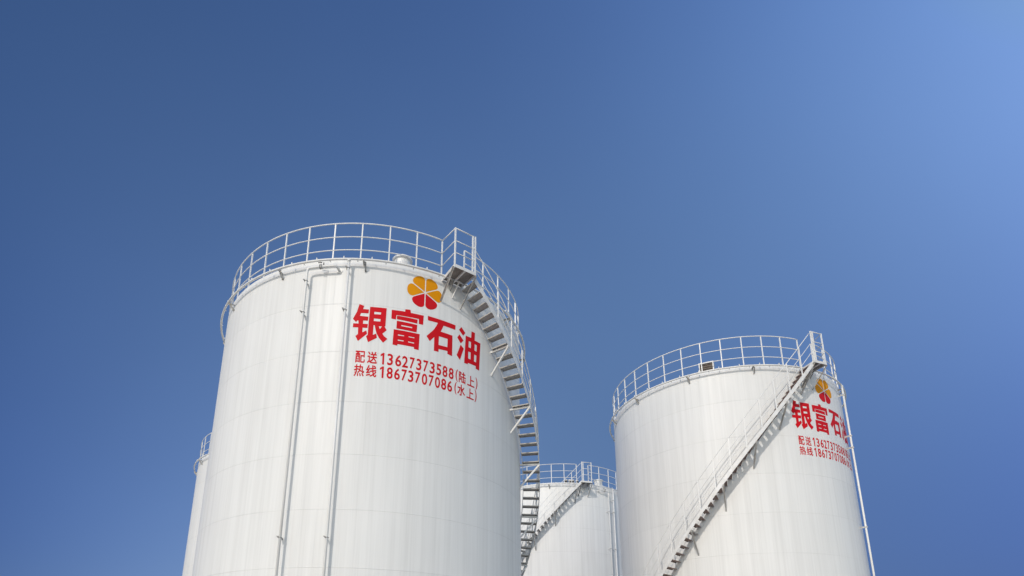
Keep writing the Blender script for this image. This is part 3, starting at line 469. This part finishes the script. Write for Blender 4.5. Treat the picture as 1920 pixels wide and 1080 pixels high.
# ------------------------------------------------------------------ tanks
def make_tank(name, label, x, y, rad, top, seed, cfg):
    """top = height of the upper rim above the ground"""
    t = bpy.data.objects.new(name, None)
    S.collection.objects.link(t)
    t.empty_display_size = 2
    t.location = (x, y, 0)
    t['label'] = label
    t['category'] = 'storage tank'
    t['group'] = 'white oil storage tanks of the depot'
    RH = 1.363

    # shell: courses with a very slight plate waviness, UV in metres
    n = 288
    WT = 0.10                                 # the shell ends this far above the spray ring
    zs = [0.12]
    k = int(top / 1.5) + 1
    while k >= 0:
        z = top - 1.5 * k + 0.136 if k else top + WT
        if z > 0.3:
            zs.append(z)
        k -= 1
    rows = []
    for i in range(len(zs) - 1):
        for j in range(4):
            rows.append(zs[i] + (zs[i + 1] - zs[i]) * j / 4)
    rows.append(zs[-1])
    me = bpy.data.meshes.new('shell')
    vs, fs, uvs = [], [], []
    for z in rows:
        for j in range(n):
            a = TAU * j / n
            vs.append((rad * math.cos(a), rad * math.sin(a), z))
    for i in range(len(rows) - 1):
        for j in range(n):
            j2 = (j + 1) % n
            fs.append((i * n + j, i * n + j2, (i + 1) * n + j2, (i + 1) * n + j))
            u0, u1 = TAU * j / n * rad, TAU * (j + 1) / n * rad
            uvs += [(u0, rows[i] - top), (u1, rows[i] - top), (u1, rows[i + 1] - top), (u0, rows[i + 1] - top)]
    me.from_pydata(vs, [], fs)
    uvl = me.uv_layers.new(name='UVMap')
    for i, q in enumerate(uvs):
        uvl.data[i].uv = q
    me.polygons.foreach_set('use_smooth', [True] * len(fs))
    me.materials.append(shell_material(seed, cfg.get('light_lift', 1.0)))
    sh = bpy.data.objects.new('shell', me)
    S.collection.objects.link(sh)
    sh.parent = t

    m = MB(); m.lathe([(rad + 0.35, 0.0), (rad + 0.35, 0.13), (rad - 0.6, 0.13)], 96)
    m.build('foundation', M_BASE, t, 30)
    m = MB(); m.lathe([(rad - 0.01, top + WT - 0.03), (rad - 0.012, top + WT + 0.004), (rad * 0.5, top + 0.42), (0.01, top + 0.66)], 96)
    m.build('roof', M_ROOF, t, 30)

    # guard rail round the roof
    g0, g1 = cfg['open']                      # opening between two posts for the platform
    m = MB()
    for dz, r_ in ((RH, 0.0195), (RH * 0.655, 0.016), (RH * 0.325, 0.016)):
        m.tube(arc(g1, g0 + 360, rad - 0.015, top + dz), r_, 8)
    gr = m.build('guardrail', M_RAIL, t)
    m = MB(); m.bar(pol(0, rad - 0.03, top - 0.05), pol(0, rad - 0.03, top + RH + 0.01), 0.036, 0.036, (1, 0, 0))
    p0 = m.build('post', M_RAIL, gr)
    for i, a in enumerate(cfg['posts']):
        if i == 0:
            place(p0, a)
        else:
            clone(p0, gr, a)

    # spray ring for cooling water, on brackets, with its nozzles
    rr, rz = rad + 0.188, top - 0.03
    m = MB(); m.tube(arc(0, 359, rr, rz, 1.0), 0.034, 10, True)
    ring = m.build('spray_ring', M_PIPE, t)
    m = MB()
    m.angle(pol(0, rad, rz - 0.045), pol(0, rr + 0.03, rz - 0.045), 0.05, 0.008)
    m.angle(pol(0.05, rr - 0.01, rz - 0.06), pol(0.05, rad, rz - 0.27), 0.045, 0.008)
    b0 = m.build('ring_bracket', M_BRACKET, ring)
    for i, a in enumerate(cfg['ring_brackets']):
        if i == 0:
            place(b0, a)
        else:
            clone(b0, ring, a)
    m = MB()
    m.tube([pol(0, rr, rz), pol(0, rr, rz + 0.095)], 0.016, 6)
    m.tube([pol(0, rr, rz + 0.085), pol(0, rr - 0.04, rz + 0.10)], 0.014, 6)
    n0 = m.build('nozzle', M_PIPE, ring)
    m = MB()
    m.tube([pol(0, rr, rz), pol(0, rr - 0.055, rz - 0.05)], 0.014, 6)
    n1 = m.build('nozzle', M_PIPE, ring)
    for i in range(42):
        a = cfg['nozzle0'] + 360 / 42 * i
        if i == 0:
            place(n0, a)
            place(n1, a + 360 / 84)
        else:
            clone(n0, ring, a)
            clone(n1, ring, a + 360 / 84)

    # upright pipes
    def clamp(parent, th, z, d, side=-1):
        mat = cfg.get('clamp_mat', M_BRACKET)
        m = MB()
        m.angle(pol(th + 0.35 * side, rad, z), pol(th + 0.35 * side, rad + d + 0.07, z), 0.045, 0.008)
        m.tube([pol(th, rad + d, z - 0.03) + Vector((0.047 * math.cos(q), 0.047 * math.sin(q), 0)) for q in [TAU * i / 12 for i in range(12)]], 0.008, 5, True)
        m.build('pipe_clamp', mat, parent)

    if 'riser' in cfg:
        th, d, zc = cfg['riser']
        m = MB(); m.tube([pol(th, rad + d, 0.25), pol(th, rad + d, rz - 0.01)], 0.036, 12)
        m.tube([pol(th, rad + d, rz - 0.09), pol(th, rad + d, rz - 0.01)], 0.048, 12)
        rp = m.build('water_riser_pipe', M_PIPE, t)
        for z in zc:
            clamp(rp, th, top + z, d)
    if 'foam' in cfg:
        th, th2, d, zl, zc = cfg['foam']
        def elbow(a, b, c, rr_, n_=5):
            a, b, c = Vector(a), Vector(b), Vector(c)
            p, q = b + (a - b).normalized() * rr_, b + (c - b).normalized() * rr_
            return [p * (1 - s) ** 2 + b * 2 * s * (1 - s) + q * s * s for s in [i / n_ for i in range(n_ + 1)]]
        sg = 1 if th2 > th else -1
        A_, B_, C_ = pol(th, rad + d, 0.25), pol(th, rad + d, top + zl), pol(th + sg * 2.2, rad + d, top + zl)
        D_, E_ = pol(th2, rad + d, top + zl), pol(th2 + sg * 0.3, rad - 0.02, top + zl - 0.03)
        path = [A_] + elbow(A_, B_, C_, 0.10) + arc(th + sg * 2.2, th2 - sg * 1.6, rad + d, top + zl, 1.0) + elbow(pol(th2 - sg * 1.6, rad + d, top + zl), D_, E_, 0.09) + [E_]
        m = MB(); m.tube(path, 0.036, 12)
        fp = m.build('foam_pipe', M_PIPE, t)
        thm = th + (th2 - th) * 0.47
        m = MB()
        for s in (-0.22, 0.22):
            m.tube([pol(thm + s * 0.9, rad + d, top + zl), pol(thm + s * 1.5, rad + d, top + zl)], 0.072, 12)
        m.build('flange', M_BRACKET, fp)
        m = MB(); m.tube([pol(thm + 0.8, rad + d, top + zl), pol(thm + 0.8, rad + d + 0.0, top + zl + 0.13)], 0.016, 8)
        m.tube([pol(thm + 0.2, rad + d, top + zl + 0.14), pol(thm - 1.0, rad + d, top + zl + 0.15)], 0.014, 6)
        m.build('valve_handle', M_DARK, fp)
        m = MB(); m.lathe([(0.0, 0.0), (0.085, 0.0), (0.085, 0.018), (0.0, 0.018)], 16)
        fl = m.build('wall_flange', M_PIPE, fp, 30)
        fl.location = pol(th2 + sg * 0.3, rad + 0.0, top + zl - 0.03)
        fl.rotation_euler = pol(th2 + sg * 0.3, 1, 0).to_track_quat('Z', 'Y').to_euler()
        for z in zc:
            clamp(fp, th, top + z, d)

    # platform at the head of the stair
    if 'plat' in cfg:
        a0, a1, d = cfg['plat']
        fl = 0.0
        m = MB()
        zt, zb = top - 0.02, top - 0.045
        ri, ro = rad + 0.03, rad + d
        nseg = 6
        secs = []
        for i in range(nseg + 1):
            a = a0 + (a1 - a0) * i / nseg
            # straight outer edge
            po = pol(a0, ro, 0).lerp(pol(a1, ro, 0), i / nseg)
            pi_ = pol(a, ri, 0)
            secs.append([(pi_.x, pi_.y, zb), (po.x, po.y, zb), (po.x, po.y, zt), (pi_.x, pi_.y, zt)])
        m.sweep(secs)
        pf = m.build('platform', M_DECK, t)
        # edge channel round the deck
        m = MB()
        c0, c1 = pol(a0, ro, top - 0.06), pol(a1, ro, top - 0.06)
        i0, i1 = pol(a0, rad + 0.005, top - 0.06), pol(a1, rad + 0.005, top - 0.06)
        m.bar(i0, c0, 0.012, 0.10); m.bar(c0, c1, 0.012, 0.10); m.bar(c1, i1, 0.012, 0.10)
        mid0, mid1 = c0.lerp(c1, 0.5), i0.lerp(i1, 0.5)
        m.bar(mid0 - Vector((0, 0, 0.02)), mid1 - Vector((0, 0, 0.02)), 0.05, 0.05)
        m.build('edge_beam', M_STEEL, pf)
        for a in (a0, a1):
            m = MB(); m.angle(pol(a, ro - 0.02, top - 0.09), pol(a, rad, top - 0.78), 0.05, 0.007, (0, 0, 1), 1 if a == a1 else -1)
            m.build('brace', M_BRACKET, pf)
        m = MB(); aq = a0 + 0.62 * (a1 - a0)
        m.angle(pol(aq, rad + 0.30, top - 0.10), pol(aq - 0.5, rad, top - 0.52), 0.05, 0.007)
        m.build('brace', M_STEEL, pf)
        # its rails
        RP = 1.24
        side = cfg['rail_side']                 # 'left' : a0 side closed and stair leaves at a1; 'right' the other way
        q0, q1 = pol(a0 + 0.2, ro - 0.03, 0), pol(a1 - 0.2, ro - 0.03, 0)
        m = MB()
        for dz, r_ in ((RP, 0.019), (RP * 0.655, 0.0155), (RP * 0.325, 0.0155)):
            z = Vector((0, 0, top + dz))
            rim = pol(g0 if side == 'left' else g1, rad - 0.015, dz * 0.09)
            if side == 'left':
                m.tube([rim + z, q0 + z, q1 + z], r_, 8)
            else:
                m.tube([rim + z, q1 + z, q0 + z], r_, 8)
        pr = m.build('platform_rail', M_RAIL, pf)
        pv = pol((a0 + a1) / 2, 1, 0)
        for q in (q0, q1):
            m = MB(); m.bar(q + Vector((0, 0, top - 0.10)), q + Vector((0, 0, top + RP + 0.015)), 0.04, 0.04, pv)
            m.build('post', M_RAIL, pr)
        qd = (q1 if side == 'left' else q0)
        tang = (q1 - q0).normalized() * (0.085 if side == 'left' else -0.085)
        m = MB(); m.bar(qd - tang + Vector((0, 0, top - 0.02)), qd - tang + Vector((0, 0, top + RP)), 0.038, 0.038, pv)
        m.build('post', M_RAIL, pr)

    # stair that winds down the shell
    if 'stair' in cfg:
        th0, sg, MZ, rise, z_tread0, z_str0, railh, mat, ntr, brk, posts, offs = cfg['stair']
        ri, ro = rad + 0.085, rad + cfg['stair_w']
        step = math.degrees(rise / MZ)
        def hz(a):
            return MZ * R(abs(a - th0))
        tot = abs(step) * ntr + 1.0
        def strip(r, w, zc, h, mat_, nm, par):
            m = MB(); secs = []
            N = int(tot / 1.5)
            for i in range(N + 1):
                a = th0 + sg * tot * i / N
                z = top + zc - hz(a)
                secs.append([pol(a, r, z - h / 2), pol(a, r + w, z - h / 2), pol(a, r + w, z + h / 2), pol(a, r, z + h / 2)])
            m.sweep(secs)
            return m.build(nm, mat_, par)
        st = strip(ro - 0.012, 0.012, z_str0, 0.21, M_STEEL, 'stair', t)
        strip(ri, 0.012, z_str0 - 0.06, 0.19, M_STEEL, 'stringer', st)
        # one tread, then copies turned and lowered
        m = MB()
        da = abs(step) * 0.5
        zt = top + z_tread0
        def slab(a0_, a1_, z0, z1):
            m.sweep([[pol(a, ri + 0.014, z0), pol(a, ro - 0.014, z0), pol(a, ro - 0.014, z1), pol(a, ri + 0.014, z1)] for a in (a0_, a1_)])
        slab(-da, da, zt - 0.006, zt)
        e = math.degrees(0.006 / (rad + 0.4))
        slab(-da - e, -da, zt - 0.035, zt)
        slab(da - e, da, zt - 0.035, zt - 0.0065)
        tr = m.build('tread', mat, st)
        for i in range(ntr):
            a = th0 + sg * step * (i + 0.5)
            dz = -rise * (i + 0.5)
            if i == 0:
                place(tr, a, dz)
            else:
                clone(tr, st, a, dz)
        # rail on the outer side
        m = MB()
        aS = th0 + sg * 0.5
        for dh, r_ in ((railh, 0.015), (0.10 + (railh - 0.10) * 0.62, 0.0115), (0.10 + (railh - 0.10) * 0.30, 0.0115)):
            N = int(tot / 1.5)
            path = [pol(th0 + sg * tot * i / N, ro - 0.03, top + z_str0 + dh - hz(th0 + sg * tot * i / N)) for i in range(N + 1)]
            if cfg.get('join'):
                path = path
            m.tube(path, r_, 7)
        hr = m.build('stair_rail', M_RAIL, st)
        m = MB(); m.bar(pol(0, ro - 0.03, top + z_str0 - 0.06), pol(0, ro - 0.03, top + z_str0 + railh), 0.034, 0.034, (1, 0, 0))
        p1 = m.build('post', M_RAIL, hr)
        a_, k_ = posts
        for i in range(int((tot - abs(a_ - th0)) / k_)):
            a = a_ + sg * k_ * i
            if i == 0:
                place(p1, a, -hz(a))
            else:
                clone(p1, hr, a, -hz(a))
        # brackets that carry it
        m = MB()
        m.bar(pol(0, rad - 0.01, top + z_str0 - 0.13), pol(0, ro + 0.01, top + z_str0 - 0.13), 0.055, 0.055)
        m.bar(pol(0, ro - 0.005, top + z_str0 - 0.155), pol(offs, rad - 0.01, top + z_str0 - 0.92), 0.05, 0.05)
        bk = m.build('stair_bracket', M_STEEL if cfg['stair_brk_white'] else M_BRACKET, st)
        a_, k_ = brk
        for i in range(int((tot - abs(a_ - th0)) / k_) + 1):
            a = a_ + sg * k_ * i
            if i == 0:
                place(bk, a, -hz(a))
            else:
                clone(bk, st, a, -hz(a))

    # lettering and emblem painted on the shell
    if 'sign' in cfg:
        s = cfg['sign']
        decal('company_lettering', BIG, M_RED, t, rad, top, s, 0.009)
        decal('phone_lettering', SMALL, M_RED, t, rad, top, s)
        em = None
        for k in range(6):
            o = decal('petal', [petal(k, rad)], M_RED if k in (4, 5) else M_ORANGE, t, rad, top, s)
            if em is None:
                em = bpy.data.objects.new('flower_emblem', None)
                S.collection.objects.link(em)
                em.parent = t
            o.parent = em
            o['label'] = 'red petal' if k in (4, 5) else 'orange petal'
    if 'vent' in cfg:
        a, d, r_, z0, z1 = cfg['vent']
        c = pol(a, rad - d, 0)
        m = MB(); m.lathe([(r_ * 0.86, top + z0), (r_ * 0.86, top + z1 - 0.05), (r_ * 1.06, top + z1 - 0.05), (r_ * 1.06, top + z1), (0.01, top + z1)], 28, (c.x, c.y))
        m.build('roof_vent', M_PIPE, t, 30)
    if 'hatch' in cfg:
        a, d, w, z0, z1 = cfg['hatch']
        c = pol(a, rad - d, 0)
        rad_, tan_ = pol(a, 1, 0), pol(a + 90, 1, 0)
        m = MB()
        f0, f1 = c - tan_ * w / 2, c + tan_ * w / 2
        zb, zt = top + z0, top + z1
        m.bar(f0 + Vector((0, 0, zb)), f0 + Vector((0, 0, zt)), 0.035, 0.42, rad_)
        m.bar(f1 + Vector((0, 0, zb)), f1 + Vector((0, 0, zt)), 0.035, 0.42, rad_)
        m.bar(f0 - tan_ * 0.03 + Vector((0, 0, zt + 0.027)), f1 + tan_ * 0.03 + Vector((0, 0, zt + 0.027)), 0.42, 0.035)
        h = m.build('roof_hatch', M_PIPE, t)
        m = MB()
        m.bar(f0 + tan_ * 0.03 + Vector((0, 0, (zb + zt) / 2)), f1 - tan_ * 0.03 + Vector((0, 0, (zb + zt) / 2)), 0.30, zt - zb - 0.004)
        for i in range(5):
            z = zb + (zt - zb) * (i + 0.5) / 5
            m.bar(f0 + tan_ * 0.032 + rad_ * 0.165 + Vector((0, 0, z)), f1 - tan_ * 0.032 + rad_ * 0.165 + Vector((0, 0, z)), 0.025, 0.02)
        m.build('louvre', M_LOUVRE, h)
    if 'valves' in cfg:
        for a, w in cfg['valves']:
            c = pol(a, rad - 0.35, top + 0.10)
            m = MB()
            m.tube([c, c + Vector((0, 0, 0.22))], w, 12)
            v = m.build('roof_valve', M_DARK, t)
            m = MB(); m.tube([c + Vector((0, 0, 0.221)), c + Vector((0, 0, 0.30))], w * 1.15, 12)
            m.build('valve_cap', M_PIPE, v)
    return t

GROUND = MB()
GROUND.add([(-1500, -1500, 0), (1500, -1500, 0), (1500, 1500, 0), (-1500, 1500, 0)], [(0, 1, 2, 3)])
g = GROUND.build('ground', M_GROUND)
g['kind'] = 'structure'

def ups(a, n=40, k=9.0):
    return [a + k * i for i in range(n)]

make_tank('storage_tank', 'nearest and largest white tank, its whole red sign readable, stair winding down its right side',
    -3.6177, 20.3881, 5.1366, 11.9358 + CAMZ, 1.0, dict(
    open=(-60.4, -51.35), posts=ups(-60.4), ring_brackets=[-142.1, -113.8, -85.7, -57.4, -29.0, 0, 28, 56, 84, 112, 140, 168, 190],
    nozzle0=-83.5, riser=(-90.4, 0.188, (-0.30, -1.66, -8.13)), foam=(-103.3, -94.0, 0.2, -0.262, (-0.65, -1.67, -8.11)),
    plat=(-60.3, -53.2, 0.80), rail_side='left',
    stair=(-53.2, 1, 5.72, 0.234, -0.10, -0.05, 1.08, M_TREAD, 52, (-38.1, 14.1), (-42.6, 6.75), 0.3), stair_w=0.655, stair_brk_white=True,
    sign=-66.0, vent=(-73.1, 0.5, 0.285, 0.0, 0.63)))

bp = [-72.63, -82.1, -91.3, -100.4, -109.73, -118.8, -127.9, -137.12, -146.63, -156.1, -165.63, -175.35, -184.99, -194.96]
bp += [-63.6 + 9.3 * i for i in range(24)]
make_tank('storage_tank', 'right hand white tank with red sign curving out of sight and stair across its front',
    11.2542, 26.5542, 4.81, 12.4724 + CAMZ, 2.0, dict(
    open=(-72.63, -63.6), posts=bp, ring_brackets=[-154.0, -125.2, -96.9, -68.5, -40.87, 180, -12, 16, 44, 72, 100, 128, 152],
    nozzle0=-72.6 + 4.0, riser=(-43.5, 0.20, (-0.45, -2.25, -2.75, -6.0)),
    plat=(-74.1, -68.2, 0.785), rail_side='right',
    stair=(-73.8, -1, 6.70, 0.242, -0.065, -0.05, 1.25, M_TREAD_RUST, 50, (-74.9, 13.2), (-79.8, 6.25), -0.3), stair_w=0.70, stair_brk_white=False,
    sign=-59.4, clamp_mat=M_PIPE, hatch=(-117.0, 0.42, 0.52, 0.06, 0.54)))

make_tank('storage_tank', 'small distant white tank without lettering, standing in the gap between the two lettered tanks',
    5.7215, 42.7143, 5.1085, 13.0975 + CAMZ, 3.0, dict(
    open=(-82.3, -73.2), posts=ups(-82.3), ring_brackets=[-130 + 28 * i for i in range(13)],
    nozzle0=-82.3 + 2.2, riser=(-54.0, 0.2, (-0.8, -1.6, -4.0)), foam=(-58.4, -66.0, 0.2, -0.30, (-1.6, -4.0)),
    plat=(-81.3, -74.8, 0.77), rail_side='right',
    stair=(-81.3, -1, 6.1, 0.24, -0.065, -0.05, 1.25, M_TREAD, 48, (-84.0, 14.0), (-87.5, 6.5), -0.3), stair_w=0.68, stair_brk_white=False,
    light_lift=1.08, clamp_mat=M_PIPE, vent=(-61.7, 0.4, 0.30, 0.0, 0.58), valves=[(-89.5, 0.10), (-86.5, 0.09), (-84.2, 0.10), (-80.6, 0.08)]))  # base colour lifted to make up for sky light blocked by nearer tanks

make_tank('storage_tank', 'distant white tank mostly hidden behind the left edge of the nearest tank',
    -10.8532, 35.0416, 5.0721, 12.1962 + CAMZ, 4.0, dict(
    open=(60.0, 69.0), posts=ups(-150.0), ring_brackets=[-139 + 28 * i for i in range(13)], nozzle0=2.0))
